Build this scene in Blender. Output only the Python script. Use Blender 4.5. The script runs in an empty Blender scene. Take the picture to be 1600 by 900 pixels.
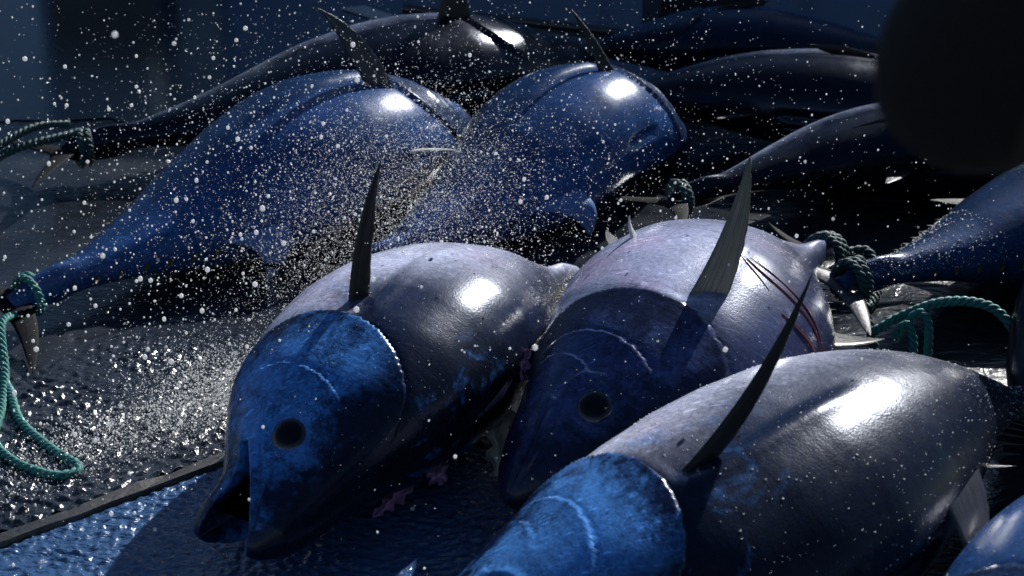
import bpy, math, random
import numpy as np
from mathutils import Vector
R_ = math.radians
sc = bpy.context.scene
COL = sc.collection
rng = np.random.default_rng(7)
random.seed(7)

# ------------------------------------------------------------------ camera
cam_d = bpy.data.cameras.new('camera'); cam = bpy.data.objects.new('camera', cam_d); COL.objects.link(cam)
cam.location = (0, 0, 1.6); cam.rotation_euler = (R_(90 - 24), 0, 0)
cam_d.sensor_width = 36; cam_d.lens = 36 * 2444 / 1600
cam_d.clip_start = 0.05; cam_d.clip_end = 2000
cam_d.dof.use_dof = True; cam_d.dof.focus_distance = 3.2; cam_d.dof.aperture_fstop = 5.0
sc.camera = cam
# ------------------------------------------------------------------ sky, sun, exposure
SUN_EL, SUN_AZ = 31.0, 31.0          # azimuth measured from +Y towards +X
w = bpy.data.worlds.new('World'); sc.world = w; w.use_nodes = True
nt = w.node_tree; nt.nodes.clear()
sky = nt.nodes.new('ShaderNodeTexSky'); sky.sky_type = 'NISHITA'; sky.sun_disc = False
sky.sun_elevation = R_(SUN_EL); sky.sun_rotation = R_(SUN_AZ)
sky.air_density = 1.0; sky.dust_density = 0.2; sky.ozone_density = 3.0
bg = nt.nodes.new('ShaderNodeBackground'); bg.inputs[1].default_value = 0.05
wo = nt.nodes.new('ShaderNodeOutputWorld')
nt.links.new(sky.outputs[0], bg.inputs[0]); nt.links.new(bg.outputs[0], wo.inputs[0])
sd = bpy.data.lights.new('sun', 'SUN'); sd.energy = 5.0; sd.angle = R_(0.53); sd.color = (1, 0.98, 0.955)
so = bpy.data.objects.new('sun', sd); COL.objects.link(so)
sv = Vector((math.sin(R_(SUN_AZ)) * math.cos(R_(SUN_EL)), math.cos(R_(SUN_AZ)) * math.cos(R_(SUN_EL)), math.sin(R_(SUN_EL))))
so.rotation_euler = sv.to_track_quat('Z', 'Y').to_euler(); so.location = (4, 8, 6)
vs = sc.view_settings
vs.view_transform = 'Standard'; vs.look = 'None'; vs.gamma = 1.0; vs.exposure = 0.55; vs.use_curve_mapping = False

# ------------------------------------------------------------------ helpers
def mesh_obj(name, V, Fc, mat, parent=None, smooth=True):
    me = bpy.data.meshes.new(name)
    me.from_pydata([tuple(map(float, v)) for v in V], [], [tuple(int(i) for i in f) for f in Fc])
    me.validate()
    if smooth: me.polygons.foreach_set('use_smooth', [True] * len(me.polygons))
    me.update()
    o = bpy.data.objects.new(name, me); COL.objects.link(o)
    if mat: me.materials.append(mat)
    if parent: o.parent = parent
    return o
def attr(o, name, arr, typ='FLOAT'):
    a = o.data.attributes.new(name, typ, 'POINT'); a.data.foreach_set('value', np.asarray(arr, np.float32).ravel())
def tag(o, label, cat, group=None):
    o['label'] = label; o['category'] = cat
    if group: o['group'] = group
    return o
def empty(name, loc):
    o = bpy.data.objects.new(name, None); COL.objects.link(o); o.location = tuple(map(float, loc)); o.empty_display_size = 0.1
    return o
def nrm(v):
    v = np.asarray(v, float); return v / np.linalg.norm(v)
def sstep(a, b, x):
    t = np.clip((x - a) / (b - a), 0, 1); return t * t * (3 - 2 * t)
def box(c, d):
    x, y, z = c; a, b, e = d[0] / 2, d[1] / 2, d[2] / 2
    V = [(x + i * a, y + j * b, z + k * e) for i in (-1, 1) for j in (-1, 1) for k in (-1, 1)]
    return V, [(0, 1, 3, 2), (4, 6, 7, 5), (0, 4, 5, 1), (2, 3, 7, 6), (0, 2, 6, 4), (1, 5, 7, 3)]
def bezier_path(P, n):
    """Catmull-Rom through points P, resampled evenly"""
    P = np.asarray(P, float); Q = np.vstack([2 * P[0] - P[1], P, 2 * P[-1] - P[-2]]); out = []
    for i in range(1, len(Q) - 2):
        t = np.linspace(0, 1, 40, endpoint=False)[:, None]; p0, p1, p2, p3 = Q[i - 1:i + 3]
        out.append(0.5 * (2 * p1 + (p2 - p0) * t + (2 * p0 - 5 * p1 + 4 * p2 - p3) * t ** 2 + (3 * p1 - p0 - 3 * p2 + p3) * t ** 3))
    out = np.vstack(out + [P[-1:]])
    L = np.concatenate([[0], np.cumsum(np.linalg.norm(np.diff(out, axis=0), axis=1))])
    tt = np.linspace(0, L[-1], n)
    return np.stack([np.interp(tt, L, out[:, k]) for k in range(3)], 1), L[-1]

# ------------------------------------------------------------------ materials
class NT:
    def __init__(s, name):
        s.m = bpy.data.materials.new(name); s.m.use_nodes = True; s.t = s.m.node_tree; s.t.nodes.clear()
        s.out = s.n('OutputMaterial'); s.b = s.n('BsdfPrincipled'); s.l(s.b.outputs[0], s.out.inputs[0])
    def n(s, k, **kw):
        x = s.t.nodes.new('ShaderNode' + k)
        for a, v in kw.items(): setattr(x, a, v)
        return x
    def l(s, a, b): s.t.links.new(a, b)
    def val(s, sock, v):
        if hasattr(v, 'is_output') or isinstance(v, bpy.types.NodeSocket): s.l(v, sock)
        else: sock.default_value = v
    def math(s, op, a, b=0.0, c=0.0, clamp=False):
        x = s.n('Math', operation=op); x.use_clamp = clamp
        for i, v in enumerate((a, b, c)): s.val(x.inputs[i], v)
        return x.outputs[0]
    def noise(s, scale, detail=4, rough=0.6, vec=None, dist=0.0):
        x = s.n('TexNoise'); x.inputs['Scale'].default_value = scale; x.inputs['Detail'].default_value = detail
        x.inputs['Roughness'].default_value = rough; x.inputs['Distortion'].default_value = dist
        if vec is not None: s.l(vec, x.inputs['Vector'])
        return x.outputs[0]
    def mapping(s, vec, scale=(1, 1, 1), rot=(0, 0, 0)):
        x = s.n('Mapping'); x.inputs['Scale'].default_value = scale; x.inputs['Rotation'].default_value = rot
        s.l(vec, x.inputs['Vector']); return x.outputs[0]
    def ramp(s, f, stops, interp='LINEAR'):
        x = s.n('ValToRGB'); e = x.color_ramp.elements; x.color_ramp.interpolation = interp
        while len(e) < len(stops): e.new(0.5)
        for i, (p, c) in enumerate(stops):
            e[i].position = p; e[i].color = (*c, 1) if len(c) == 3 else c
        s.val(x.inputs[0], f); return x.outputs[0]
    def mix(s, f, a, b, blend='MIX'):
        x = s.n('Mix', data_type='RGBA', blend_type=blend); s.val(x.inputs[0], f)
        for i, v in ((6, a), (7, b)):
            if isinstance(v, tuple): x.inputs[i].default_value = (*v, 1) if len(v) == 3 else v
            else: s.l(v, x.inputs[i])
        return x.outputs[2]
    def bump(s, h, st, dist, prev=None):
        x = s.n('Bump'); x.inputs['Strength'].default_value = st; x.inputs['Distance'].default_value = dist
        s.l(h, x.inputs['Height'])
        if prev: s.l(prev, x.inputs['Normal'])
        return x.outputs[0]
    def attr(s, name):
        x = s.n('Attribute'); x.attribute_name = name; return x.outputs['Fac']
    def set(s, **kw):
        for k, v in kw.items(): s.val(s.b.inputs[k.replace('_', ' ')], v if not isinstance(v, tuple) else (*v, 1))

def skin_material(name, dorsal, flank, belly, head_hi, head_lo, cheek=0.5, edge=-0.2, pink=0.4, gloss=1.0, spec=0.15, rmul=0.8):
    """Wet tuna skin: dark back, steel flank and silver belly blended by the phi attribute, mottled gill cover."""
    k = NT(name); tc = k.n('TexCoord').outputs['Object']
    phi, s_, op = k.attr('phi'), k.attr('along'), k.attr('opercle'); lit_tone = k.attr('lit_tone')
    comb = k.n('CombineXYZ'); k.l(s_, comb.inputs[0]); k.l(phi, comb.inputs[1]); uv = comb.outputs[0]
    n1 = k.noise(5.0, 5, 0.62, tc); n2 = k.noise(38.0, 4, 0.7, tc); n3 = k.noise(260.0, 2, 0.6, tc)
    f = k.math('ADD', lit_tone, k.math('MULTIPLY', k.math('SUBTRACT', n1, 0.5), 0.75))
    f = k.math('ADD', f, k.math('MULTIPLY', k.math('SUBTRACT', n2, 0.5), 0.25))
    f = k.math('MULTIPLY_ADD', f, 0.5, 0.5)
    e = 0.5 + edge * 0.5
    body = k.ramp(f, [(max(0, e - 0.12), belly), (e + 0.03, tuple(0.5 * np.array(flank) + 0.2 * np.array(belly))), (e + 0.12, flank), (min(1, e + 0.40), dorsal)])
    pk = k.math('MULTIPLY', k.ramp(k.noise(7, 3, 0.5, tc), [(0.5, (0, 0, 0)), (0.72, (1, 1, 1))]), pink)
    body = k.mix(pk, body, k.mix(1.0, body, (1.35, 0.95, 1.0), 'MULTIPLY'))
    # faint dark bars and fine streaks along the body
    streak = k.noise(1.0, 4, 0.7, k.mapping(uv, (300, 9, 1), (0, 0, 0.12)))
    body = k.mix(k.math('MULTIPLY', k.ramp(streak, [(0.45, (0, 0, 0)), (0.75, (1, 1, 1))]), 0.22), body, (0.012, 0.018, 0.03))
    # head: bright mottled patches torn by dark branching marks
    m = k.math('ADD', k.noise(4.2, 7, 0.68, tc, 0.8), k.math('MULTIPLY', k.math('SUBTRACT', n2, 0.5), 0.55))
    m = k.math('ADD', m, k.math('MULTIPLY', k.math('SUBTRACT', k.attr('cheek'), 0.45), 0.38))
    hm = k.ramp(m, [(0.56 - cheek * 0.22, (0, 0, 0)), (0.74 - cheek * 0.2, (1, 1, 1))])
    vein = k.ramp(k.noise(42, 4, 0.65, tc, 1.6), [(0.42, (1, 1, 1)), (0.5, (0, 0, 0)), (0.58, (1, 1, 1))])
    hd = k.mix(hm, head_lo, head_hi)
    vm = k.ramp(k.noise(9, 3, 0.6, tc), [(0.45, (0, 0, 0)), (0.6, (1, 1, 1))])
    hd = k.mix(k.math('MULTIPLY', k.math('MULTIPLY', k.math('SUBTRACT', 1.0, vein), vm), 0.8), hd, head_lo)
    dorsal_mask = k.ramp(k.math('MULTIPLY_ADD', k.math('ADD', phi, k.math('MULTIPLY', k.math('SUBTRACT', n1, 0.5), 0.7)), 0.5, 0.5), [(0.62, (0, 0, 0)), (0.8, (1, 1, 1))])
    hd = k.mix(k.math('MULTIPLY', dorsal_mask, 0.85), hd, dorsal)  # head darkens to the back colour towards the top
    pm = k.math('MULTIPLY', k.ramp(k.noise(7.5, 7, 0.72, tc, 0.5), [(0.56, (0, 0, 0)), (0.66, (1, 1, 1))]), k.ramp(s_, [(0.27, (1, 1, 1)), (0.46, (0, 0, 0))]))
    body = k.mix(k.math('MULTIPLY', pm, 0.5), body, head_hi)
    base = k.mix(op, body, hd)
    fl = k.math('MULTIPLY', k.ramp(k.noise(62, 3, 0.6, tc), [(0.60, (0, 0, 0)), (0.66, (1, 1, 1))]), k.ramp(k.noise(5.5, 3, 0.6, tc, 0.5), [(0.48, (0, 0, 0)), (0.62, (1, 1, 1))]))
    base = k.mix(k.math('MULTIPLY', fl, 0.45), base, k.mix(1.0, base, (3.0, 2.9, 2.7), 'MULTIPLY'))
    # pale scuffs and scratches
    scr = k.noise(1.0, 2, 0.5, k.mapping(tc, (14, 190, 60), (0.4, 0.2, 0.9)))
    scm = k.math('MULTIPLY', k.ramp(scr, [(0.62, (0, 0, 0)), (0.72, (1, 1, 1))]), k.ramp(k.noise(4, 2, 0.5, tc), [(0.42, (0, 0, 0)), (0.6, (0.9, 0.9, 0.9))]))
    base = k.mix(scm, base, k.mix(1.0, base, (2.6, 2.5, 2.4), 'MULTIPLY'))
    grain = k.math('ADD', k.math('MULTIPLY', k.noise(110, 4, 0.75, tc), 1.1), k.math('MULTIPLY', n1, 0.9))
    gr_ = k.n('MapRange'); k.l(grain, gr_.inputs[0]); gr_.inputs[1].default_value = 0.65; gr_.inputs[2].default_value = 1.35; gr_.inputs[3].default_value = 0.35; gr_.inputs[4].default_value = 1.75
    base = k.mix(1.0, base, gr_.outputs[0], 'MULTIPLY')
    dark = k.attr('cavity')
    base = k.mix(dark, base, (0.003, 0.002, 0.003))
    sc_ = k.n('TexVoronoi'); sc_.inputs['Scale'].default_value = 1.0; k.l(k.mapping(uv, (420, 95, 1)), sc_.inputs['Vector'])
    b = k.bump(sc_.outputs['Distance'], 0.10, 0.002)
    b = k.bump(n3, 0.10, 0.002, b)
    b = k.bump(streak, 0.10, 0.003, b)
    rough = k.math('MULTIPLY', k.math('ADD', k.math('MULTIPLY', n2, 0.3), 0.2), rmul)
    k.set(Base_Color=base, Roughness=rough, Normal=b)
    k.b.inputs['Metallic'].default_value = 0.0; k.b.inputs['Specular Tint'].default_value = (0.45, 0.62, 1.0, 1)
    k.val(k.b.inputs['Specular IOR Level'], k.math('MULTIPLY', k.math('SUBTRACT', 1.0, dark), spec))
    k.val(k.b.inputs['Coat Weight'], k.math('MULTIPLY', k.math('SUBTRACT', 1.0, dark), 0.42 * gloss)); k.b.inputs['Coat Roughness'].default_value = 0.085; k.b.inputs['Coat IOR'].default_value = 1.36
    b2 = k.bump(n3, 0.16, 0.002, k.bump(k.noise(60, 3, 0.6, tc), 0.10, 0.004)); k.l(b2, k.b.inputs['Coat Normal'])
    return k.m

DORSAL = (0.004, 0.006, 0.013); FLANK = (0.018, 0.036, 0.085); BELLY = (0.30, 0.33, 0.50)
SK = {
 'front': skin_material('skin_silver_cheek_blue', DORSAL, (0.008, 0.014, 0.04), (0.39, 0.42, 0.57), (0.05, 0.19, 0.52), (0.006, 0.013, 0.045), 0.75, 0.06),
 'needle': skin_material('skin_silver_dark_flank', DORSAL, (0.005, 0.010, 0.030), (0.41, 0.44, 0.57), (0.055, 0.19, 0.50), (0.006, 0.013, 0.045), 0.8, -0.18, 0.2, gloss=0.7),
 'slate': skin_material('skin_silver_slate_head', DORSAL, (0.022, 0.030, 0.075), (0.25, 0.275, 0.41), (0.03, 0.05, 0.15), (0.007, 0.012, 0.038), 0.35, 0.25, 0.6),
 'blue': skin_material('skin_blue_belly', DORSAL, (0.006, 0.025, 0.085), (0.017, 0.055, 0.165), (0.03, 0.065, 0.17), (0.012, 0.025, 0.065), 0.6, 0.05, 0.8, gloss=0.7),
 'dark': skin_material('skin_black_back_lit_rim', (0.0015, 0.002, 0.004), (0.002, 0.0035, 0.009), (0.30, 0.36, 0.52), (0.006, 0.009, 0.02), (0.0025, 0.0035, 0.006), 0.3, -0.2, gloss=0.25, spec=0.3, rmul=0.6),  # pale belly edge placed to paint a lit rim along the upper side
 'mottle': skin_material('skin_mottled_blue', DORSAL, (0.005, 0.017, 0.05), (0.02, 0.05, 0.135), (0.02, 0.05, 0.1), (0.005, 0.01, 0.025), 0.5, 0.1, gloss=0.45),
}
def fin_material(name, c0, c1, rough=0.35, trans=0.0):
    k = NT(name); tc = k.n('TexCoord').outputs['Object']; v = k.attr('chord'); u = k.attr('span')
    cb = k.n('CombineXYZ'); k.l(v, cb.inputs[0]); k.l(u, cb.inputs[1])
    st = k.noise(1.0, 4, 0.7, k.mapping(cb.outputs[0], (34, 2.2, 1)))
    base = k.mix(k.ramp(st, [(0.35, (0, 0, 0)), (0.7, (1, 1, 1))]), c0, c1)
    base = k.mix(k.math('MULTIPLY', k.noise(45, 4, 0.7, tc), 0.5), base, c0)
    k.set(Base_Color=base, Roughness=rough, Normal=k.bump(st, 0.55, 0.004, k.bump(k.noise(200, 2, 0.5, tc), 0.15, 0.002)))
    k.b.inputs['Coat Weight'].default_value = 0.15 if rough < .5 else 0.0; k.b.inputs['Coat Roughness'].default_value = 0.15; k.b.inputs['Specular IOR Level'].default_value = 0.25 if rough < .5 else 0.12
    return k.m
FIN = {'black': fin_material('fin_black', (0.002, 0.0025, 0.004), (0.008, 0.01, 0.015)),
       'grey': fin_material('fin_grey', (0.012, 0.015, 0.025), (0.06, 0.065, 0.08)),
       'olive': fin_material('fin_olive', (0.03, 0.034, 0.034), (0.30, 0.29, 0.23)),
       'blue': fin_material('fin_blue', (0.04, 0.10, 0.26), (0.12, 0.22, 0.46)),
       'tail': fin_material('tail_black', (0.0015, 0.002, 0.003), (0.006, 0.008, 0.012), 0.75, 0),
       'pale': fin_material('fin_pale', (0.35, 0.36, 0.38), (0.75, 0.74, 0.70)),
       'yellow': fin_material('finlet_yellow', (0.02, 0.016, 0.006), (0.20, 0.14, 0.02))}
def plain(name, c, rough=0.4, nscale=20, var=0.4, coat=0.0, bump=0.0):
    k = NT(name); tc = k.n('TexCoord').outputs['Object']; n = k.noise(nscale, 5, 0.65, tc)
    base = k.mix(n, tuple(x * (1 - var) for x in c), tuple(min(1, x * (1 + var)) for x in c))
    k.set(Base_Color=base, Roughness=rough)
    if bump: k.l(k.bump(n, bump, 0.01), k.b.inputs['Normal'])
    k.b.inputs['Coat Weight'].default_value = coat
    return k.m
M_eye = plain('eye_black', (0.0015, 0.003, 0.008), 0.05, 60, 0.5, 0.0)
M_iris = plain('eye_rim', (0.003, 0.006, 0.014), 0.2, 60, 0.6, 0.3)
M_eye.node_tree.nodes['Principled BSDF'].inputs['Specular IOR Level'].default_value = 0.18
M_cut = plain('cut_red', (0.10, 0.008, 0.012), 0.3, 80, 0.5, 0.4)
M_gill = plain('membrane_purple', (0.38, 0.20, 0.40), 0.3, 50, 0.6, 0.5, 0.4)
M_rope = plain('rope_teal', (0.012, 0.16, 0.15), 0.6, 160, 0.5, 0.1, 0.4)
M_rope_d = plain('rope_dark_teal', (0.006, 0.05, 0.055), 0.6, 160, 0.5, 0.1, 0.4)
def droplet_material():
    k = NT('glint_white_droplets')
    k.set(Base_Color=(0.93, 0.94, 0.95), Roughness=0.08)  # white translucent colour stands in for the glint of clear backlit drops
    tr = k.n('BsdfTranslucent'); tr.inputs[0].default_value = (0.97, 0.97, 0.97, 1)
    mx = k.n('MixShader'); mx.inputs[0].default_value = 0.6
    k.l(k.b.outputs[0], mx.inputs[1]); k.l(tr.outputs[0], mx.inputs[2]); k.l(mx.outputs[0], k.out.inputs[0])
    return k.m
M_drop = droplet_material()

# ------------------------------------------------------------------ tuna
_S = [0, .012, .03, .06, .10, .15, .22, .30, .38, .46, .55, .64, .72, .80, .87, .92, .955, 1.0]
_U = [.002, .018, .034, .050, .066, .087, .112, .130, .138, .137, .123, .098, .071, .045, .025, .016, .013, .013]
_D = [.002, .017, .030, .046, .062, .083, .108, .126, .134, .134, .123, .099, .071, .044, .024, .016, .013, .013]
_W = [.002, .016, .028, .040, .048, .062, .080, .094, .100, .098, .087, .067, .047, .031, .022, .019, .015, .009]
def _sm(S, Y):
    x = np.linspace(0, 1, 801); y = np.interp(x, S, Y)
    ker = np.hanning(41); ker /= ker.sum()
    yp = np.concatenate([2 * y[0] - y[20:0:-1], y, y[-2:-22:-1]])
    z = np.convolve(yp, ker, 'valid'); z[:40] = np.interp(x[:40], [0, .004, .012, .03, .05], [0.0005, Y[1] * .6, Y[1] * 1.02, Y[2], z[40]])
    return x, np.maximum(z, 0.0005)
PX, PU = _sm(_S, _U); _, PD = _sm(_S, _D); _, PW = _sm(_S, _W)
_F1, _F2 = rng.normal(size=(24, 2)), rng.uniform(0, 6.28, 24)
def lump(s, th, sc_=1.0):
    z = 0
    for i in range(24):
        a = _F1[i, 0] * 9 * sc_; b = round(_F1[i, 1] * 2.5 * sc_)
        z = z + np.sin(a * s * 3 + b * th + _F2[i])
    return z / 24

class Tuna:
    def __init__(self, label, spine, flank='right', roll=0.0, girth=1.0, skin='front', rings=230, segs=132, mouth=0.0, group='tunas laid out on the wet floor', s0=0.0, up=(0, 0, 1), wrinkle=1.0, lit_tone=(0, 0), eye_s=.134):
        self.n = 700; self.es = eye_s
        P, self.L = bezier_path(spine, self.n)
        self.P = P; L = self.L
        T = np.gradient(P, axis=0); T /= np.linalg.norm(T, axis=1)[:, None]
        N = -T
        W = np.asarray(up, float)[None] - (N @ np.asarray(up, float))[:, None] * N; W /= np.linalg.norm(W, axis=1)[:, None]
        D = np.cross(W, N) if flank == 'right' else np.cross(N, W)
        r = R_(roll); c_, s_ = math.cos(r), math.sin(r)
        self.W, self.D, self.N = c_ * W + s_ * D, -s_ * W + c_ * D, N
        self.g = girth
        base = P[self.n // 2].copy(); base[2] = 0
        self.base = base
        self.root = empty('tuna', base); tag(self.root, label, 'tuna', group)
        # ---- body
        k = np.linspace(0, 1, rings); s = s0 + (1 - s0) * (0.62 * k + 0.38 * k ** 2.2)
        nv = segs
        th = np.linspace(0, 2 * np.pi, nv, endpoint=False)
        S, TH = np.meshgrid(s, th, indexing='ij')
        X = self.surf(S, TH, mouth, wrinkle) - base
        V = X.reshape(-1, 3).tolist()
        Fc = []
        for i in range(rings - 1):
            a = i * nv
            for j in range(nv):
                j2 = (j + 1) % nv; Fc.append((a + j, a + nv + j, a + nv + j2, a + j2))
        for ring, sgn in ((0, 1), (rings - 1, -1)):
            ci = len(V); V.append(X[ring].mean(0) - (self.N[0] * .07 * L if mouth > 0 and ring == 0 else 0))
            for j in range(nv):
                q = (ring * nv + j, ring * nv + (j + 1) % nv, ci); Fc.append(q if sgn > 0 else q[::-1])
        self.body = mesh_obj('body', V, Fc, SK[skin], self.root)
        phi = np.arcsin(np.clip(np.sin(TH), -1, 1)) / (np.pi / 2)
        pad = lambda a, m=None: np.concatenate([a.ravel(), [a[0].mean() if m is None else m, a[-1].mean()]])
        attr(self.body, 'phi', pad(phi)); attr(self.body, 'along', pad(S))
        d = self.op_edge(phi * 90) - S
        attr(self.body, 'opercle', pad(sstep(-.002, .002, d)))
        pd = phi * 90
        attr(self.body, 'lit_tone', pad(phi - lit_tone[0] - (lit_tone[1] - lit_tone[0]) * sstep(.32, .50, S)))  # shift spreads silver at the rear, navy in front: painted sun and shadow
        attr(self.body, 'cheek', pad(np.exp(-((S - .15) / .13) ** 2 - ((pd + 2) / 40) ** 2)))
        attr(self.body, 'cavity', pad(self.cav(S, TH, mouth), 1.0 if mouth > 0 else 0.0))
    def at(self, s):
        i = np.clip(np.asarray(s, float) * (self.n - 1), 0, self.n - 1); i0 = np.floor(i).astype(int); i1 = np.minimum(i0 + 1, self.n - 1); f = (i - i0)[..., None]
        return [a[i0] * (1 - f) + a[i1] * f for a in (self.P, self.W, self.D, self.N)]
    @staticmethod
    def op_edge(p): return .288 - .060 * ((p + 4) / 58) ** 2 - .03 * np.clip((-p - 45) / 45, 0, 1)
    @staticmethod
    def zm(S): return .06 - .48 * S / .11
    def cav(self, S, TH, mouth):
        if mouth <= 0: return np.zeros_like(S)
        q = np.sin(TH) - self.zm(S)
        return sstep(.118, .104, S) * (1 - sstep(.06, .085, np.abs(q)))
    def surf(self, S, TH, mouth=0.0, wrinkle=1.0):
        L, g = self.L, self.g
        U = np.interp(S, PX, PU); Dn = np.interp(S, PX, PD); Wd = np.interp(S, PX, PW)
        ct, st = np.cos(TH), np.sin(TH)
        p = np.degrees(np.arcsin(np.clip(st, -1, 1)))
        # relief, in body lengths
        d = self.op_edge(p) - S
        amp = sstep(-88, -70, p) * sstep(75, 50, p)
        rel = amp * np.where(d > 0, .0065 * np.exp(-d / .045), -.0045 * np.exp(d / .006))
        d2 = (.212 - .05 * ((p + 12) / 55) ** 2) - S
        rel += sstep(-70, -40, p) * sstep(40, 15, p) * np.where(d2 > 0, .0026 * np.exp(-d2 / .02), -.0014 * np.exp(d2 / .004))
        d3 = (.172 - .035 * ((p + 30) / 40) ** 2) - S
        rel += sstep(-75, -50, p) * sstep(5, -20, p) * np.where(d3 > 0, .0018 * np.exp(-d3 / .012), -.001 * np.exp(d3 / .003))
        # eye socket
        es = ((S - self.es) / .025) ** 2 + ((p - 10) / 19.0) ** 2
        rel += -.005 * np.exp(-es ** 2) + .0022 * np.exp(-((np.sqrt(es) - 1.25) / .22) ** 2)
        # jaw bone along the mouth line, groove above it
        q = st - self.zm(S)
        jaw = sstep(.122, .112, S) * sstep(.012, .03, S)
        rel += jaw * (.0032 * np.exp(-((q - .13) / .10) ** 2) - .0030 * np.exp(-((q - .30) / .035) ** 2))
        gape = sstep(.128, .0, S)
        if mouth > 0:
            rel += -self.cav(S, TH, mouth) * Wd * 0.62
        else:
            rel += -.003 * np.exp(-(q / .03) ** 2) * sstep(.115, .1, S) * sstep(0, .02, S)
        # groove that takes the pectoral fin, back and belly slots
        gr = sstep(.29, .31, S) * sstep(.56, .46, S)
        gp = p - 3 + sstep(.3, .5, S) * 2
        rel += gr * (np.where(gp < 0, -.0058 * np.exp(-(gp / 14) ** 2), -.0058 * np.exp(-(gp / 3.5) ** 2)) + .0030 * np.exp(-((gp - 8) / 4) ** 2))
        rel += -.010 * sstep(.27, .3, S) * sstep(.52, .48, S) * np.exp(-((90 - p) / 4.5) ** 2)
        rel += -.006 * sstep(.28, .3, S) * sstep(.42, .37, S) * np.exp(-((p + 80) / 5.0) ** 2)
        rel += .010 * sstep(.86, .93, S) * sstep(1.0, .975, S) * np.exp(-(p / 26) ** 2)
        rel += wrinkle * (.0035 * lump(S, TH) * sstep(.05, .2, S) * sstep(1, .8, S) + .0003 * lump(S * 3, TH * 1.0, 3.0) * sstep(.05, .15, S))
        h = np.where(st > 0, U, Dn)
        cw = np.sign(ct) * np.abs(ct) ** 0.96
        y = (Wd * cw) * g + rel * ct * L / L
        z = (h * st) * g + rel * st
        if mouth > 0:
            low = sstep(.035, -.035, q) * gape
            z = z - mouth * .058 * low * (1 - S / .128).clip(0, 1)
            z = z + mouth * .016 * (1 - low) * gape
        P, W, D, N = self.at(S)
        sh = 0.0
        if mouth > 0: sh = mouth * (.010 * sstep(.035, -.035, q) * gape + .045 * self.cav(S, TH, mouth))
        return P + (y * L)[..., None] * W + (z * L)[..., None] * D - (np.asarray(sh) * L)[..., None] * N if mouth > 0 else P + (y * L)[..., None] * W + (z * L)[..., None] * D
    def pt(self, s, phi, side=1):
        """surface point and outward normal; side 1 = the flank that lies up"""
        th = R_(phi) if side > 0 else math.pi - R_(phi)
        S = np.array([[s, s + .004], [s, s]]); TH = np.array([[th, th], [th + .02, th]])
        X = self.surf(S, TH); p = X[1, 1]
        n = nrm(np.cross(X[0, 1] - p, X[1, 0] - p)); P = self.at(np.array([s]))[0][0]
        if n @ (p - P) < 0: n = -n
        return p, n
    def fin(self, name, a, b, tip, bow_a=(0, 0, 0), bow_b=(0, 0, 0), thick=.006, mat='black', nu=22, nc=10, label=None):
        """blade from root a..b (world) to tip; leading edge bows by bow_a, trailing edge by bow_b"""
        a, b, tip = (np.asarray(x, float) for x in (a, b, tip))
        u = np.linspace(0, 1, nu)[:, None]
        ca = (a + tip) / 2 + np.asarray(bow_a); cb = (b + tip) / 2 + np.asarray(bow_b)
        A = (1 - u) ** 2 * a + 2 * u * (1 - u) * ca + u ** 2 * tip
        B = (1 - u) ** 2 * b + 2 * u * (1 - u) * cb + u ** 2 * (tip + (b - a) * 0.04)
        nn = np.cross(b - a, tip - (a + b) / 2); nn = nrm(nn)
        v = np.linspace(0, 1, nc); V = []; ch = []; sp = []
        for side in (1, -1):
            for i in range(nu):
                for j in range(nc):
                    t = thick * (1 - 0.85 * u[i, 0]) * math.sin(math.pi * v[j]) ** 0.6 * 0.5 * (1.25 - .6 * v[j])
                    edge = 0.0 if j in (0, nc - 1) else 1.0
                    jag = (0.012 * math.sin(i * 2.1 + j) + .01 * random.uniform(-1, 1)) * np.linalg.norm(b - a) * (1 if j == nc - 1 else 0)
                    V.append(A[i] + (B[i] - A[i]) * v[j] + nn * (side * (t + .0004) * (edge if edge else .3)) + (b - a) / max(1e-6, np.linalg.norm(b - a)) * jag - self.base); ch.append(v[j]); sp.append(u[i, 0])
        Fc = []; o = nu * nc
        for i in range(nu - 1):
            for j in range(nc - 1):
                q = i * nc + j; Fc += [(q, q + 1, q + nc + 1, q + nc), (o + q, o + q + nc, o + q + nc + 1, o + q + 1)]
            for j in (0, nc - 1):
                q = i * nc + j; f = (q, q + nc, o + q + nc, o + q); Fc.append(f if j == 0 else f[::-1])
        for i in (0, nu - 1):
            for j in range(nc - 1):
                q = i * nc + j; f = (q, o + q, o + q + 1, q + 1); Fc.append(f if i == 0 else f[::-1])
        x = mesh_obj(name, V, Fc, FIN[mat], self.root); attr(x, 'chord', ch); attr(x, 'span', sp)
        if label: x['label'] = label
        return x
    def sfin(self, name, s0, s1, phi, vec, sweep, side=1, mat='black', bow=.25, thick=.006, sink=.006, label=None):
        """fin on the skin: vec = (out, back, dorsal) in body lengths for the tip measured from the front of the base"""
        a, na = self.pt(s0, phi, side); b, nb = self.pt(s1, phi, side)
        P, W, D, N = [x[0] for x in self.at(np.array([s0]))]
        L = self.L; out = na
        tip = a + out * vec[0] * L - N * vec[1] * L + D * vec[2] * L
        ln = np.linalg.norm(tip - a)
        return self.fin(name, a - na * sink, b - nb * sink, tip, out * ln * bow * .5 + N * ln * bow * .25, out * ln * -bow * .55 + N * ln * bow * .8, thick * L / 1.4, mat, label=label)
    def wfin(self, name, s0, s1, phi, tipv, bow_a, bow_b, side=1, mat='black', thick=.012, sink=.012, label=None):
        """fin on the skin with its tip given as a world offset from the front of the base"""
        a, na = self.pt(s0, phi, side); b, nb = self.pt(s1, phi, side)
        return self.fin(name, a - na * sink, b - nb * sink, a + np.asarray(tipv, float), bow_a, bow_b, thick, mat, label=label)
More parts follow.
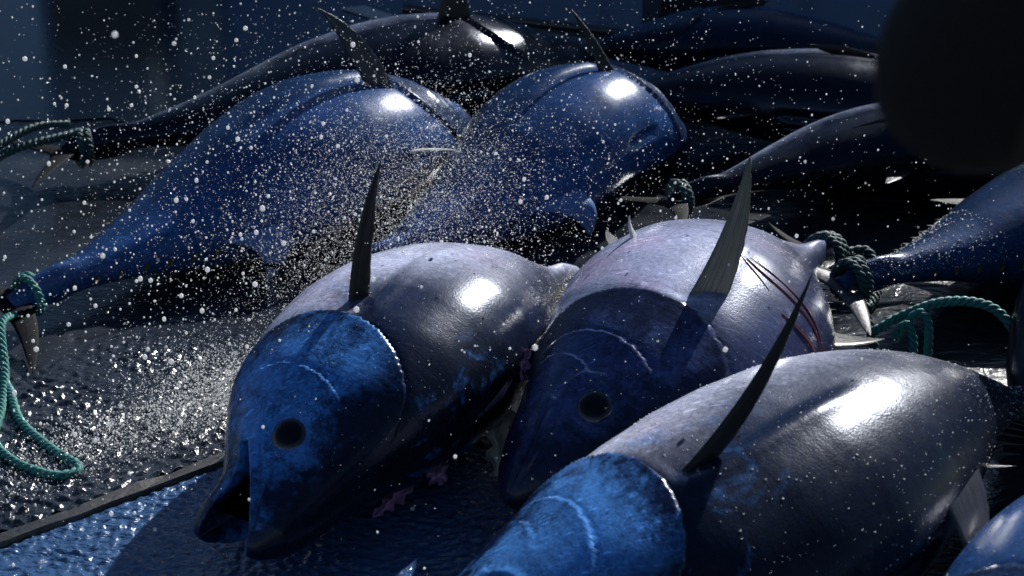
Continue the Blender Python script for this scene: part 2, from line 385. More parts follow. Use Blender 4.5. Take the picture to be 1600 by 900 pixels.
    def eye(self, r=.0225):
        L = self.L; p, n = self.pt(self.es, 10); N = self.at(np.array([self.es]))[3][0]
        t1 = nrm(N - (N @ n) * n); t2 = np.cross(n, t1)
        def dome(name, rr, hh, off, mat, par, hole=0.0):
            V = []; Fc = []; nu, nvv = 10, 28
            for i in range(nu):
                a = (hole + (1 - hole) * i / (nu - 1)) * math.pi / 2
                for j in range(nvv):
                    q = 2 * math.pi * j / nvv
                    V.append(p + (t1 * math.cos(q) + t2 * math.sin(q)) * rr * L * math.sin(a) + n * (off + hh * math.cos(a)) * L - self.base)
            for i in range(nu - 1):
                for j in range(nvv): Fc.append((i * nvv + j, (i + 1) * nvv + j, (i + 1) * nvv + (j + 1) % nvv, i * nvv + (j + 1) % nvv))
            if hole == 0: Fc.append(tuple(range(nvv)))
            return mesh_obj(name, V, Fc, mat, par)
        e = dome('eye', r * 1.02, .0085, -.0030, M_iris, self.root)
        dome('pupil', r * .86, .0078, -.0010, M_eye, e)
    def finlets(self, rows=((90, 9), (-90, 8)), mat='yellow', size=.022):
        for phi, cnt in rows:
            for i in range(cnt):
                s = .64 + .255 * i / (cnt - 1); a, na = self.pt(s, phi); b, nb = self.pt(s + .013, phi)
                P, W, D, N = [x[0] for x in self.at(np.array([s]))]; h = size * self.L * (1 - .35 * i / cnt)
                self.fin('finlet', a - na * .004, b - nb * .004, a + na * h * .75 - N * h * 1.25, na * h * .12, na * h * -.22 + N * h * .1, .0045, mat, 7, 4)
    def caudal(self, span=.15, back=.085, spread=None, mat='black', twist=0.0):
        """lunate tail: two swept lobes from the end of the peduncle"""
        P, W, D, N = [x[0] for x in self.at(np.array([.985]))]; L = self.L
        c, s_ = math.cos(R_(twist)), math.sin(R_(twist)); D2 = c * D + s_ * W; W2 = -s_ * D + c * W
        t = 22; V = []; ch = []; sp = []
        us = np.linspace(-1, 1, 2 * t + 1); nc = 8
        for side in (1, -1):
            for u in us:
                au = abs(u)
                lead = P - N * L * (-.012 + back * 1.15 * au ** 1.5) + D2 * (span * u * L)
                trail = P - N * L * (.034 + back * 1.12 * au ** 1.9) + D2 * (span * u * L)
                cl = (1 - au ** 2.5)
                tr = lead + (trail - lead) * max(.05, cl)
                for j in range(nc):
                    v = j / (nc - 1); th = .007 * L * math.sin(math.pi * min(max(v, .02), .98)) * (1 - .8 * au) * .5
                    V.append(lead + (tr - lead) * v + W2 * side * (th + .0004) + W2 * .012 * L * math.sin(u * 2.2) - self.base); ch.append(au); sp.append(v)
        nu = len(us); o = nu * nc; Fc = []
        for i in range(nu - 1):
            for j in range(nc - 1):
                q = i * nc + j; Fc += [(q, q + 1, q + nc + 1, q + nc), (o + q, o + q + nc, o + q + nc + 1, o + q + 1)]
            for j in (0, nc - 1):
                q = i * nc + j; f = (q, q + nc, o + q + nc, o + q); Fc.append(f if j == 0 else f[::-1])
        for i in (0, nu - 1):
            for j in range(nc - 1):
                q = i * nc + j; f = (q, o + q, o + q + 1, q + 1); Fc.append(f if i == 0 else f[::-1])
        x = mesh_obj('tail_fin', V, Fc, FIN[mat], self.root); attr(x, 'chord', ch); attr(x, 'span', sp)
        return x
    def beads(self, n, smin=.05, smax=.9, r=(.0008, .0022), phi=None, seed=1):
        """water drops sitting on the upper skin"""
        rg = np.random.default_rng(seed); s = rg.uniform(smin, smax, n); th = rg.uniform(-1.5, 1.5, n) if phi is None else np.radians(rg.uniform(*phi, n))
        X0 = self.surf(s, th); X1 = self.surf(s + .003, th); X2 = self.surf(s, th + .02)
        nn = np.cross(X1 - X0, X2 - X0); nn /= np.linalg.norm(nn, axis=1)[:, None]
        P = self.at(s)[0]; nn *= np.sign(((X0 - P) * nn).sum(1))[:, None]
        rr = r[0] + (r[1] - r[0]) * rg.uniform(0, 1, n) ** 3
        o = blobs('water_beads', X0 - self.base + nn * (rr * .3)[:, None], rr, M_drop, self.root); o['kind'] = 'stuff'
        return o
def _ico():
    t = (1 + 5 ** .5) / 2
    v = np.array([(-1, t, 0), (1, t, 0), (-1, -t, 0), (1, -t, 0), (0, -1, t), (0, 1, t), (0, -1, -t), (0, 1, -t), (t, 0, -1), (t, 0, 1), (-t, 0, -1), (-t, 0, 1)], float)
    v /= np.linalg.norm(v[0])
    f = np.array([(0, 11, 5), (0, 5, 1), (0, 1, 7), (0, 7, 10), (0, 10, 11), (1, 5, 9), (5, 11, 4), (11, 10, 2), (10, 7, 6), (7, 1, 8), (3, 9, 4), (3, 4, 2), (3, 2, 6), (3, 6, 8), (3, 8, 9), (4, 9, 5), (2, 4, 11), (6, 2, 10), (8, 6, 7), (9, 8, 1)])
    return v, f
_IV, _IF = _ico()
_OV = np.array([(1, 0, 0), (-1, 0, 0), (0, 1, 0), (0, -1, 0), (0, 0, 1), (0, 0, -1)], float)
_OF = np.array([(0, 2, 4), (2, 1, 4), (1, 3, 4), (3, 0, 4), (2, 0, 5), (1, 2, 5), (3, 1, 5), (0, 3, 5)])
def blobs(name, C, r, mat, parent=None, big=.0035, stretch=None):
    C = np.asarray(C); n = len(C); big_ = r > big
    Vs, Fs, off = [], [], 0
    for m, (bv, bf) in ((big_, (_IV, _IF)), (~big_, (_OV, _OF))):
        c, q = C[m], r[m]
        if not len(c): continue
        k = bv[None] * q[:, None, None]
        if stretch is not None: k = k * stretch[m][:, None, :]
        v = (c[:, None] + k).reshape(-1, 3); f = (bf[None] + (np.arange(len(c)) * len(bv))[:, None, None]).reshape(-1, 3) + off
        Vs.append(v); Fs.append(f); off += len(v)
    V = np.vstack(Vs); Fc = np.vstack(Fs)
    me = bpy.data.meshes.new(name); me.vertices.add(len(V)); me.vertices.foreach_set('co', V.astype(np.float32).ravel())
    me.loops.add(len(Fc) * 3); me.loops.foreach_set('vertex_index', Fc.astype(np.int32).ravel())
    me.polygons.add(len(Fc)); me.polygons.foreach_set('loop_start', np.arange(len(Fc), dtype=np.int32) * 3)
    me.polygons.foreach_set('use_smooth', [True] * len(Fc)); me.update(calc_edges=True)
    o = bpy.data.objects.new(name, me); COL.objects.link(o); me.materials.append(mat)
    if parent: o.parent = parent
    return o

# ------------------------------------------------------------------ setting
def floor_material(name, c0, c1, wet, rough=(.12, .4), bump=.25, rip=1.0):
    k = NT(name); tc = k.n('TexCoord').outputs['Object']
    n1 = k.noise(1.6, 6, .62, tc); n2 = k.noise(14, 5, .7, tc); n3 = k.noise(70, 4, .7, tc, .4)
    w_ = k.ramp(n1, [(.40, (0, 0, 0)), (.58, (1, 1, 1))])
    base = k.mix(n2, c0, c1); base = k.mix(k.math('MULTIPLY', n3, .5), base, c0)
    base = k.mix(k.math('MULTIPLY', w_, wet), base, k.mix(1.0, base, (.35, .36, .4), 'MULTIPLY'))
    r = k.math('SUBTRACT', rough[1], k.math('MULTIPLY', w_, rough[1] - rough[0]))
    h = k.math('ADD', k.math('MULTIPLY', n2, .6), k.math('MULTIPLY', n3, .35))
    rp = k.noise(1.0, 3, .55, k.mapping(tc, (16, 30, 1), (0, 0, .3)), .8)
    b = k.bump(h, bump, .01); b = k.bump(rp, .35 * rip, .012, b)
    k.set(Base_Color=base, Roughness=r, Normal=b)
    k.b.inputs['Coat Weight'].default_value = .7; k.b.inputs['Coat Roughness'].default_value = .06; k.b.inputs['Coat IOR'].default_value = 1.33
    k.l(k.bump(rp, .3 * rip, .012, k.bump(n3, .12, .004)), k.b.inputs['Coat Normal'])
    return k.m
M_floor = floor_material('wet_concrete', (.010, .014, .021), (.042, .048, .058), .8, (.08, .30))
M_pan = floor_material('sky_blue_water_sheet', (.025, .07, .17), (.06, .13, .27), .3, (.08, .22), .9, 3.2)  # blue of the reflected sky put into the base colour
def struct(name, V, Fc, mat):
    o = mesh_obj(name, V, Fc, mat, smooth=False); o['kind'] = 'structure'; return o
struct('floor', [(-400, -400, 0), (400, -400, 0), (400, 900, 0), (-400, 900, 0)], [(0, 1, 2, 3)], M_floor)


# ------------------------------------------------------------------ floor details and background
def quad_sheet(name, pts, z, mat):
    return struct(name, [(x, y, z) for x, y in pts], [tuple(range(len(pts)))], mat)
e0, e1 = np.array([-1.02, 2.34]), np.array([-.56, 2.72])
ed = (e1 - e0) / np.linalg.norm(e1 - e0); en = np.array([-ed[1], ed[0]])
q0, q1 = e0 - ed * 3.0, e0 + ed * 1.02
def ripple_sheet(name, o, ex, ey, nx, ny, mat, z0=.006, amp=.8, lr=(.012, .06), fade=False):
    """shallow sheet of disturbed water: sum of short crossing waves and drop rings, as relief"""
    rg = np.random.default_rng(21); U, W_ = np.meshgrid(np.linspace(0, 1, nx), np.linspace(0, 1, ny), indexing='ij')
    X = o[0] + ex[0] * U + ey[0] * W_; Y = o[1] + ex[1] * U + ey[1] * W_; Z = np.zeros_like(X)
    for i in range(60):
        l = rg.uniform(*lr); q = rg.uniform(0, 3.14); Z += l * .016 * np.sin((X * math.cos(q) + Y * math.sin(q)) * 2 * math.pi / l + rg.uniform(0, 6.3) + 1.5 * np.sin(X * 9 + i) + 1.5 * np.sin(Y * 7 + 2 * i))
    m = .35 + .65 * (np.sin(X * 11 + 2 * np.sin(Y * 8)) * np.sin(Y * 9 + X * 5) * .5 + .5)
    if fade: m = m * np.clip(8 * U * (1 - U), 0, 1) * np.clip(4 * (1 - W_), 0, 1)
    V = np.stack([X, Y, z0 + np.maximum(Z * m * amp, -z0 + .004)], -1).reshape(-1, 3)
    i, j = np.meshgrid(np.arange(nx - 1), np.arange(ny - 1), indexing='ij'); q = (i * ny + j).ravel(); Fc = np.stack([q, q + 1, q + ny + 1, q + ny], 1)
    o_ = mesh_obj(name, V, Fc[:, ::-1], mat); o_['kind'] = 'structure'; return o_
ripple_sheet('water_sheet', q1 - en * .002, -ed * 1.15, -en * .72, 640, 420, M_pan, .006, .75, (.007, .032))
M_wash = floor_material('washed_concrete', (.012, .016, .024), (.045, .05, .06), .6, (.06, .2), .4, 1.5)
ripple_sheet('washed_floor', e0 - ed * .40 + en * .047, ed * 1.35, en * .66, 620, 320, M_wash, .006, 1.7, (.010, .04), True)
M_kerb = floor_material('worn_edging', (.02, .02, .02), (.09, .085, .08), .5, (.2, .5), .6, .5)
def strip(name, a, b, wd, ht, mat, seed=3):
    rg = np.random.default_rng(seed); n = 60; d = (b - a) / np.linalg.norm(b - a); nn = np.array([-d[1], d[0]]); V = []; Fc = []
    for i in range(n):
        p = a + (b - a) * i / (n - 1); j = rg.normal(0, .0022, 4)
        for o, z in ((0 + j[0], -.01), (.006 + j[1], ht), (wd - .008 + j[2], ht + j[0]), (wd + j[3], -.01)): V.append((*(p + nn * o), z))
    for i in range(n - 1):
        for j in range(3): q = i * 4 + j; Fc.append((q, q + 4, q + 5, q + 1))
    Fc += [(0, 1, 2, 3), tuple((n - 1) * 4 + k for k in (3, 2, 1, 0))]
    return struct(name, V, Fc, mat)
strip('floor_edging', q0, q1, .045, .014, M_kerb)
strip('floor_edging', q1 + np.array([.02, -.02]), q1 - en * 1.6 + np.array([.02, 0]), .03, .012, M_kerb, 5)
M_wall = plain('blue_painted_steel', (.10, .20, .42), .45, 1.5, .35)
M_panel_l = plain('pale_blue_panel', (.42, .58, .80), .45, 2, .25)
M_panel_g = plain('grey_panel', (.18, .25, .36), .5, 2, .25)
M_white = plain('white_pipe', (.75, .75, .73), .4, 8, .1)
M_dark = plain('dark_plastic', (.012, .014, .02), .4, 12, .4, .2)
def boxpart(name, c, d, mat, parent): return mesh_obj(name, *box(c, d), mat, parent, smooth=False)
wl = empty('shed', (0, 9.6, 0)); wl.rotation_euler.z = R_(-8); tag(wl, 'unseen low blue steel shed, added for its shadow and floor reflections', 'shed')
boxpart('wall', (0, 0, 1.45), (24, .2, 2.9), M_wall, wl)  # shed is out of view; its height and turn follow its shadow edge
for i in range(13):
    c = -7.2 + i * 1.2
    boxpart('panel', (c, -.12, 1.45), (1.12, .03, 2.7), (M_panel_l if i in (1, 2, 3) else M_panel_g if i in (4, 9) else M_wall), wl)
boxpart('pipe', (-2.26, -.2, 1.45), (.09, .09, 2.8), M_white, wl)
boxpart('roof', (0, -.1, 2.951), (24.6, .9, .1), M_dark, wl)
def crate(label, x, y, z, sx, sy, h, rz=0):
    r = empty('fish_crate', (x, y, z)); r.rotation_euler.z = rz; tag(r, label, 'crate', 'dark crates behind the fish')
    t = .02
    boxpart('bottom', (0, 0, t / 2), (sx, sy, t), M_dark, r)
    for sgn in (-1, 1):
        boxpart('side', (0, sgn * (sy / 2 - t / 2), t + (h - t) / 2), (sx, t, h - t), M_dark, r)
        boxpart('end', (sgn * (sx / 2 - t / 2), 0, t + (h - t) / 2), (t, sy - 2 * t, h - t), M_dark, r)
    for zz in (.35, .93): boxpart('rim', (0, -sy / 2 - .008, h * zz), (sx + .02, .016, .025), M_dark, r)
for i in range(3): crate(['dark crate at the foot of a stack by the shed', 'dark crate in the middle of a stack by the shed', 'dark empty crate topping a stack by the shed'][i], -2.3, 8.95, .301 * i, .62, .5, .3)
crate('dark low crate standing behind the mottled blue tuna', .78, 6.35, 0, .42, .4, .16, .1)
M_pud = floor_material('puddle_water', (.010, .014, .022), (.02, .026, .036), .5, (.03, .06), .05, .12)
rg_ = np.random.default_rng(4)
pp = [(x, 4.85 + .10 * math.sin(x * 3.1) + rg_.normal(0, .03)) for x in np.linspace(-5, 4, 60)] + [(x, 8.6 + .2 * math.sin(x * 2)) for x in np.linspace(4, -5, 20)]
quad_sheet('puddle', pp, .004, M_pud)
M_paint = plain('worn_white_paint', (.35, .36, .36), .5, 9, .5)
quad_sheet('painted_line', [(-.72, 6.45), (-.32, 5.98), (-.24, 6.02), (-.62, 6.5)], .008, M_paint)
def tube(name, pts, r, mat, parent=None, n=60, seg=8):
    P, L = bezier_path(pts, n); T = np.gradient(P, axis=0); T /= np.linalg.norm(T, axis=1)[:, None]
    up = np.array([.13, .21, .97]); A_ = np.cross(T, up); A_ /= np.linalg.norm(A_, axis=1)[:, None]; B_ = np.cross(A_, T)
    q = np.arange(seg) * 2 * np.pi / seg
    rr = r if np.ndim(r) else np.full(n, r)
    V = (P[:, None] + rr[:, None, None] * (A_[:, None] * np.cos(q)[None, :, None] + B_[:, None] * np.sin(q)[None, :, None])).reshape(-1, 3)
    Fc = [(i * seg + j, i * seg + (j + 1) % seg, (i + 1) * seg + (j + 1) % seg, (i + 1) * seg + j) for i in range(n - 1) for j in range(seg)]
    Fc += [tuple(range(seg))[::-1], tuple((n - 1) * seg + j for j in range(seg))]
    return mesh_obj(name, V, Fc, mat, parent)
h = tube('hose', [(-.45, 6.42, .015), (.1, 6.18, .015), (.6, 5.98, .015), (1.1, 5.95, .015)], .018, M_dark); tag(h, 'thin black hose lying on the wet floor behind the fish', 'hose')

# ------------------------------------------------------------------ the fish
A = Tuna('tuna with open black mouth and blue mottled cheek resting its snout on floor',
         [(-.479, 2.282, .083), (-.297, 2.654, .196), (-.069, 3.132, .174), (.171, 3.574, .03)], 'right', -4, 1.29, 'front', 340, 330, mouth=1.0, lit_tone=(-.12, .35))  # rear flank coloured as if sunlit, front flank as if shaded
C = Tuna('tuna with slate head, broad olive fin and dark red cuts across its silver side',
         [(-.011, 2.388, .122), (.275, 2.687, .20), (.50, 3.171, .193), (.799, 3.615, .081)], 'right', 10, 1.37, 'slate', 320, 180)
D = Tuna('tuna with long needle-like black fin rising from its water-beaded side',
         [(-.183, 1.878, .123), (.314, 2.144, .194), (.748, 2.516, .231), (1.104, 2.83, .057)], 'right', 3, 1.17, 'needle', 320, 180, eye_s=.10)
Ef = Tuna('blue-bellied tuna with curved upright fin, its tail stretching to the trailing rope',
          [(-.129, 4.535, .117), (-.459, 4.093, .216), (-.834, 3.737, .12), (-1.174, 3.328, .077)], 'right', -8, 1.17, 'blue', 220, 130)
G = Tuna('short foreshortened blue tuna with drooping sickle fin behind the open-mouthed tuna',
         [(.538, 4.583, .03), (.231, 4.304, .202), (-.059, 3.948, .116), (-.419, 3.556, .04)], 'right', -2, 1.22, 'blue', 220, 130)
Hf = Tuna('long black-backed tuna, tail tied with a dark rope, sunlit rim partly painted along its top',
          [(.287, 5.155, .156), (-.241, 4.881, .191), (-.778, 4.613, .147), (-1.322, 4.352, .098)], 'left', 1, 1.04, 'dark', 200, 120)
If = Tuna('mottled dark blue tuna lying in front of the low dark crate',
          [(.30, 5.42, .12), (.72, 5.42, .14), (1.15, 5.45, .12), (1.6, 5.5, .07)], 'right', 0, .97, 'mottle', 150, 100)
Jf = Tuna('black tuna with a thin painted rim of light, between the mottled blue and the slim-finned black tuna',
          [(1.60, 4.56, .145), (1.05, 4.63, .165), (.60, 4.73, .165), (.10, 4.78, .10)], 'left', 0, 1.0, 'dark', 150, 100)
Kf = Tuna('black tuna with a bluish upper edge painted as lit and a slim fin lying along its side',
          [(1.805, 4.528 - .1, .148), (1.338, 4.324 - .05, .147), (.863, 4.132, .156), (.413, 3.883, .12)], 'left', -2, .97, 'dark', 150, 100)
Lf = Tuna('tuna with yellow finlets under a slender blue tail beside the teal rope',
          [(2.03, 4.008, .177), (1.596, 3.776, .164), (1.17, 3.545, .143), (.754, 3.296, .14)], 'right', 0, 1.12, 'mottle', 180, 110)
Mf = Tuna('fine-scaled blue tuna beside the tail of the needle-finned tuna',
          [(.527, 1.624, .1), (.851, 1.956, .154), (1.168, 2.291, .16), (1.487, 2.625, .1)], 'right', 0, 1.15, 'blue', 180, 130)
Pf = Tuna('black tuna under another one, added mostly out of view to cast shadow on the needle-finned tuna',
          [(1.02, 2.76, .12), (1.31, 3.03, .195), (1.65, 3.30, .19), (2.0, 3.65, .1)], 'left', 0, 1.3, 'dark', 120, 90)  # lower fish of a stack added to darken the right edge
Qf = Tuna('black tuna lying on top of another one, added mostly out of view to cast shadow on the needle-finned tuna',
          [(1.07, 2.85, .50), (1.36, 3.09, .57), (1.70, 3.36, .56), (2.04, 3.68, .50)], 'left', 0, 1.25, 'dark', 120, 90)  # upper fish, added so the stack throws its shadow over the tail of D
for t in (A, C, D, Jf, Kf, Ef, G, Pf, Qf): t.eye()
a_ = np.array
# pectoral fins standing up from the flank that lies on top
def pfin(t, s_, phi, chord, tip, bow_a, bow_b, mat, thick=.012, label=None):
    a, n_ = t.pt(s_, phi); b = a + a_(chord); m = a - n_ * .014
    return t.fin('pectoral_fin', m, m + a_(chord), a + a_(tip), bow_a, bow_b, thick, mat, label=label)
pfin(A, .315, -4, (.040, .02, -.004), (.068, .05, .265), (-.022, 0, .02), (-.012, 0, -.03), 'black', .014, 'slim upright black fin')
pfin(C, .308, 2, (.078, .01, -.006), (.112, .05, .26), (.012, .0, -.03), (.036, .0, -.012), 'olive', .014, 'broad olive grey fin')
pfin(D, .303, 1, (.040, .01, -.004), (.205, .08, .300), (.012, 0, -.045), (.022, 0, -.068), 'black', .016, 'long needle-like black fin')
pfin(Ef, .325, -6, (.075, .01, -.004), (-.125, .02, .200), (-.005, 0, .045), (.03, 0, .06), 'grey', .012)
pfin(G, .318, -6, (.045, .01, 0), (-.085, .04, .165), (.0, 0, .01), (.012, 0, .012), 'black', .012)
pfin(Hf, .33, 0, (.12, .02, -.005), (.06, .03, .24), (0, 0, 0), (-.01, 0, -.03), 'black', .012)
for t in (If, Jf, Lf, Mf, Pf, Qf): t.sfin('pectoral_fin', .295, .34, 2, (.02, .17, -.01), 0, mat='black')
Kf.wfin('pectoral_fin', .42, .46, 20, (-.30, -.12, -.02), (0, 0, .03), (0, 0, .0), mat='grey', thick=.01)
for t in (A, C, D, Ef, G, Hf, If, Jf, Kf, Lf, Mf): t.sfin('pectoral_fin', .295, .335, 0, (.015, .16, -.02), 0, side=-1, mat='black')
# second dorsal and anal fins
for t in (A, C, Hf, If, Jf, Kf, Lf, Mf, Pf, Qf): t.sfin('second_dorsal_fin', .53, .60, 90, (.06, .075, 0), 0, mat='black')
D.wfin('second_dorsal_fin', .525, .615, 72, (.05, -.05, -.17), (.015, -.07, .01), (.045, -.02, .03), mat='grey', thick=.012)
for t in (A, C, D, Hf, If, Jf, Kf, Mf): t.sfin('anal_fin', .56, .62, -88, (.055, .075, 0), 0, mat='grey')
Ef.wfin('anal_fin', .565, .70, -80, (-.05, -.05, -.150), (.055, -.03, .0), (.07, .0, .075), mat='blue', thick=.012, label='drooping pale blue sickle fin')
G.wfin('anal_fin', .555, .68, -80, (.035, -.05, -.115), (.065, -.02, .02), (.06, .0, .06), mat='blue', thick=.012, label='drooping pale blue sickle fin with white tip')
Lf.wfin('anal_fin', .55, .62, -84, (.03, -.14, -.08), (.0, -.02, .03), (0, 0, .03), mat='black', thick=.012)
# pelvic fins
Ef.wfin('pelvic_fin', .345, .32, -74, (.14, -.03, .02), (0, 0, .01), (0, 0, .01), mat='pale', thick=.008, label='pale narrow fin')
C.wfin('pelvic_fin', .44, .47, -40, (-.005, .0, .05), (-.01, 0, .012), (-.012, 0, .0), mat='pale', thick=.01, label='small pale curled fin')
for t in (A, D): t.sfin('pelvic_fin', .31, .34, -80, (.01, .07, 0), 0, mat='grey')
for t, k in ((A, 'black'), (C, 'black'), (D, 'black'), (Ef, 'black'), (G, 'black'), (Hf, 'black'), (If, 'black'), (Jf, 'black'), (Kf, 'black'), (Lf, 'grey'), (Mf, 'black'), (Pf, 'black'), (Qf, 'black')):
    t.finlets(mat='yellow' if t in (A, Ef, Lf) else 'black'); t.caudal(mat='tail' if k == 'black' else k)
# cuts across the silver side of the slate-headed tuna
def skin_path(t, sp, off=.0012, n=26):
    q = []
    for s, p in sp:
        x, nn = t.pt(s, p); q.append(x + nn * off - t.base)
    return q
for sp, r in (([(.428, 13), (.412, 25), (.406, 40), (.403, 54), (.393, 66)], .0032), ([(.436, 14), (.428, 26), (.42, 42), (.412, 55), (.398, 68)], .0020),
              ([(.368, 38), (.372, 48), (.376, 58), (.378, 70)], .0042), ([(.428, 10), (.405, 20), (.388, 28)], .0016)):
    c = tube('cut', skin_path(C, sp), np.sin(np.linspace(.08, 3.06, 50)) ** .5 * r, M_cut, C.root, 50, 6)
# torn gill membranes
M_flap = plain('flap_pale', (.55, .50, .44), .4, 40, .3, .4, .3)
def rag(t, p0, p1, wd, seed, name='torn_membrane', mat=None, label='torn purple membrane'):
    rg = np.random.default_rng(seed); n, m = 16, 7; V = []; p0, p1 = a_(p0), a_(p1); d = p1 - p0; sd_ = nrm(np.cross(d, (0, -.9, .4)))
    for sgn in (0, 1):
        for i in range(n):
            for j in range(m):
                u, v = i / (n - 1), j / (m - 1) - .5
                w_ = wd * (math.sin(math.pi * min(max(u, .04), .96)) ** .6) * (1 + .5 * math.sin(i * 1.7 + seed))
                V.append(p0 + d * u + sd_ * v * w_ + nrm((0, -.9, .4)) * (.012 * math.sin(9 * v + 3 * u * 3 + seed) + rg.normal(0, .0025) * (sgn == 0)) + a_((0, 0, -.0022)) * sgn - t.base)
    V = a_(V); V[n * m:] = V[:n * m] + a_((0, .0012, -.002)); o = n * m; Fc = []
    for i in range(n - 1):
        for j in range(m - 1):
            q = i * m + j; Fc += [(q, q + 1, q + m + 1, q + m), (o + q, o + q + m, o + q + m + 1, o + q + 1)]
    x = mesh_obj(name, V, Fc, mat or M_gill, t.root); x['label'] = label; return x
rag(A, (-.172, 2.60, .085), (-.128, 2.575, .050), .045, 2); rag(A, (-.26, 2.50, .02), (-.185, 2.57, .05), .025, 5)
rag(C, (.0, 2.71, .16), (.034, 2.74, .25), .024, 3)
rag(A, (-.010, 2.80, .12), (-.031, 2.645, .022), .05, 7, 'belly_flap', M_flap, 'pale flap hanging in the gap')

# ------------------------------------------------------------------ ropes
def rope(label, pts, r=.010, mat=None, pitch=.05, name='rope', group='teal ropes among the fish', n=None):
    P, L = bezier_path(pts, 12); n = n or max(40, int(L / pitch * 9)); P, L = bezier_path(pts, n)
    T = np.gradient(P, axis=0); T /= np.linalg.norm(T, axis=1)[:, None]
    up = np.array([.31, .23, .92]); X = np.cross(T, up); X /= np.linalg.norm(X, axis=1)[:, None]; Y = np.cross(X, T)
    V, Fc = [], []; seg = 7; off = 0
    ang = np.linspace(0, L / pitch * 2 * np.pi, n)
    for k in range(3):
        a = ang + k * 2 * np.pi / 3
        c = P + (r * .5) * (X * np.cos(a)[:, None] + Y * np.sin(a)[:, None])
        q = np.arange(seg) * 2 * np.pi / seg
        vv = (c[:, None] + r * .56 * (X[:, None] * np.cos(q)[None, :, None] + Y[:, None] * np.sin(q)[None, :, None])).reshape(-1, 3)
        Fc += [(off + i * seg + j, off + i * seg + (j + 1) % seg, off + (i + 1) * seg + (j + 1) % seg, off + (i + 1) * seg + j) for i in range(n - 1) for j in range(seg)]
        Fc += [tuple(off + j for j in range(seg))[::-1], tuple(off + (n - 1) * seg + j for j in range(seg))]
        V.append(vv); off += n * seg
    o = mesh_obj(name, np.vstack(V), Fc, mat or M_rope); tag(o, label, 'rope', group); return o
def ring(t, s, k=1.25, turns=2.2, adv=.012, n=28):
    P, W, D, N = [x[0] for x in t.at(np.array([s]))]; L = t.L
    w_ = np.interp(s, PX, PW) * t.g * L; h_ = np.interp(s, PX, PU) * t.g * L; q = np.linspace(0, turns * 2 * np.pi, n)
    return [P + W * (w_ * k + .014) * math.cos(a) + D * (h_ * k + .014) * math.sin(a) - N * adv * a / 2 / math.pi for a in q]
g_ = ring(Hf, .955, 1.2, 2.0, .02)
rope('dark rope knotted round the tail of the long black-backed tuna', g_ + [(-1.46, 4.28, .12), (-1.53, 4.12, .06), (-1.50, 3.98, .012), (-1.6, 3.8, .012)], .013, M_rope_d)
rope('dark rope noose looped loosely beside the black-backed tuna tail', [(-1.30, 4.40, .17), (-1.40, 4.36, .17), (-1.50, 4.25, .13), (-1.56, 4.15, .08), (-1.60, 4.05, .03)], .012, M_rope_d)
rope('wet teal rope trailing over the splashed floor from the blue-bellied tuna tail', ring(Ef, .96, 1.2, 1.5, .015) + [(-1.16, 3.22, .08), (-1.12, 3.08, .02), (-1.085, 2.93, .012), (-1.06, 2.80, .012), (-.99, 2.71, .012), (-.90, 2.66, .012), (-.86, 2.69, .012), (-.93, 2.76, .012), (-1.03, 2.88, .012), (-1.10, 3.03, .012), (-1.20, 3.2, .012)], .010)
rope('teal rope wound round the tail of the slate-headed tuna', ring(C, .955, 1.3, 2.6, .018) + [(.88, 3.60, .10), (.90, 3.52, .03), (.86, 3.44, .012)], .012, M_rope_d)
rope('teal rope wound round the slender tail above the yellow finlets', ring(Lf, .955, 1.3, 2.4, .018) + [(.80, 3.22, .10), (.82, 3.16, .03)], .012, M_rope_d)
rope('dim teal rope loop round the tail of the slim-finned black tuna', ring(Kf, .97, 1.6, 1.4, .012), .012, M_rope_d)
rope('bright teal rope arching over to the floor beside the needle-finned tuna', [(.80, 3.13, .10), (.86, 3.12, .145), (.93, 3.10, .185), (1.0, 3.08, .195), (1.05, 3.06, .18), (1.09, 3.03, .13), (1.12, 3.00, .06), (1.14, 2.97, .012)], .011)
rope('short bright teal rope hanging in two hooked loops', [(.865, 3.05, .02), (.875, 3.06, .09), (.862, 3.07, .145), (.845, 3.08, .13), (.84, 3.09, .10), (.86, 3.10, .13), (.885, 3.09, .165), (.905, 3.08, .15), (.91, 3.07, .08), (.905, 3.06, .012)], .010)

# ------------------------------------------------------------------ water in the air and on the skin
def cloud(c, sg, n, r, pw=3):
    C_ = rng.normal(size=(n, 3)) * a_(sg) + a_(c); C_[:, 2] = np.abs(C_[:, 2]) + .003
    return C_, r[0] + (r[1] - r[0]) * rng.uniform(0, 1, n) ** pw
parts = [cloud((-.22, 3.42, .33), (.15, .18, .11), 14000, (.0004, .0013)), cloud((-.3, 3.35, .30), (.25, .25, .16), 5000, (.0005, .0016)),
         cloud((-.55, 3.25, .30), (.38, .38, .22), 4200, (.0006, .0024)),
         cloud((-.3, 3.9, .45), (.7, .6, .35), 4200, (.0006, .0022)),
         cloud((-.60, 3.0, .03), (.12, .10, .035), 7000, (.0005, .0018)), cloud((-.42, 3.08, .26), (.10, .15, .10), 5000, (.0004, .0012)),
         cloud((.15, 3.4, .35), (.3, .4, .2), 1500, (.0006, .0018)),
         cloud((-.65, 3.1, .30), (.5, .55, .3), 330, (.002, .0055), 1.6),
         cloud((.1, 2.7, .45), (.6, .4, .2), 500, (.0006, .0022))]
u = rng.uniform(0, 1, 14000)[:, None]; sp0, sp1 = a_((-1.02, 2.66, 0)), a_((-.50, 3.08, 0))
Cs = sp0 + (sp1 - sp0) * u + rng.normal(size=(14000, 3)) * a_((.06, .08, 0)); Cs[:, 2] = rng.exponential(.014, 14000) * (.3 + u[:, 0])
parts.append((Cs, .0005 + .0016 * rng.uniform(0, 1, 14000) ** 3))
keep = [(p[(p[:, 1] > 1.9) & (p[:, 2] > .002)], r[(p[:, 1] > 1.9) & (p[:, 2] > .002)]) for p, r in parts]
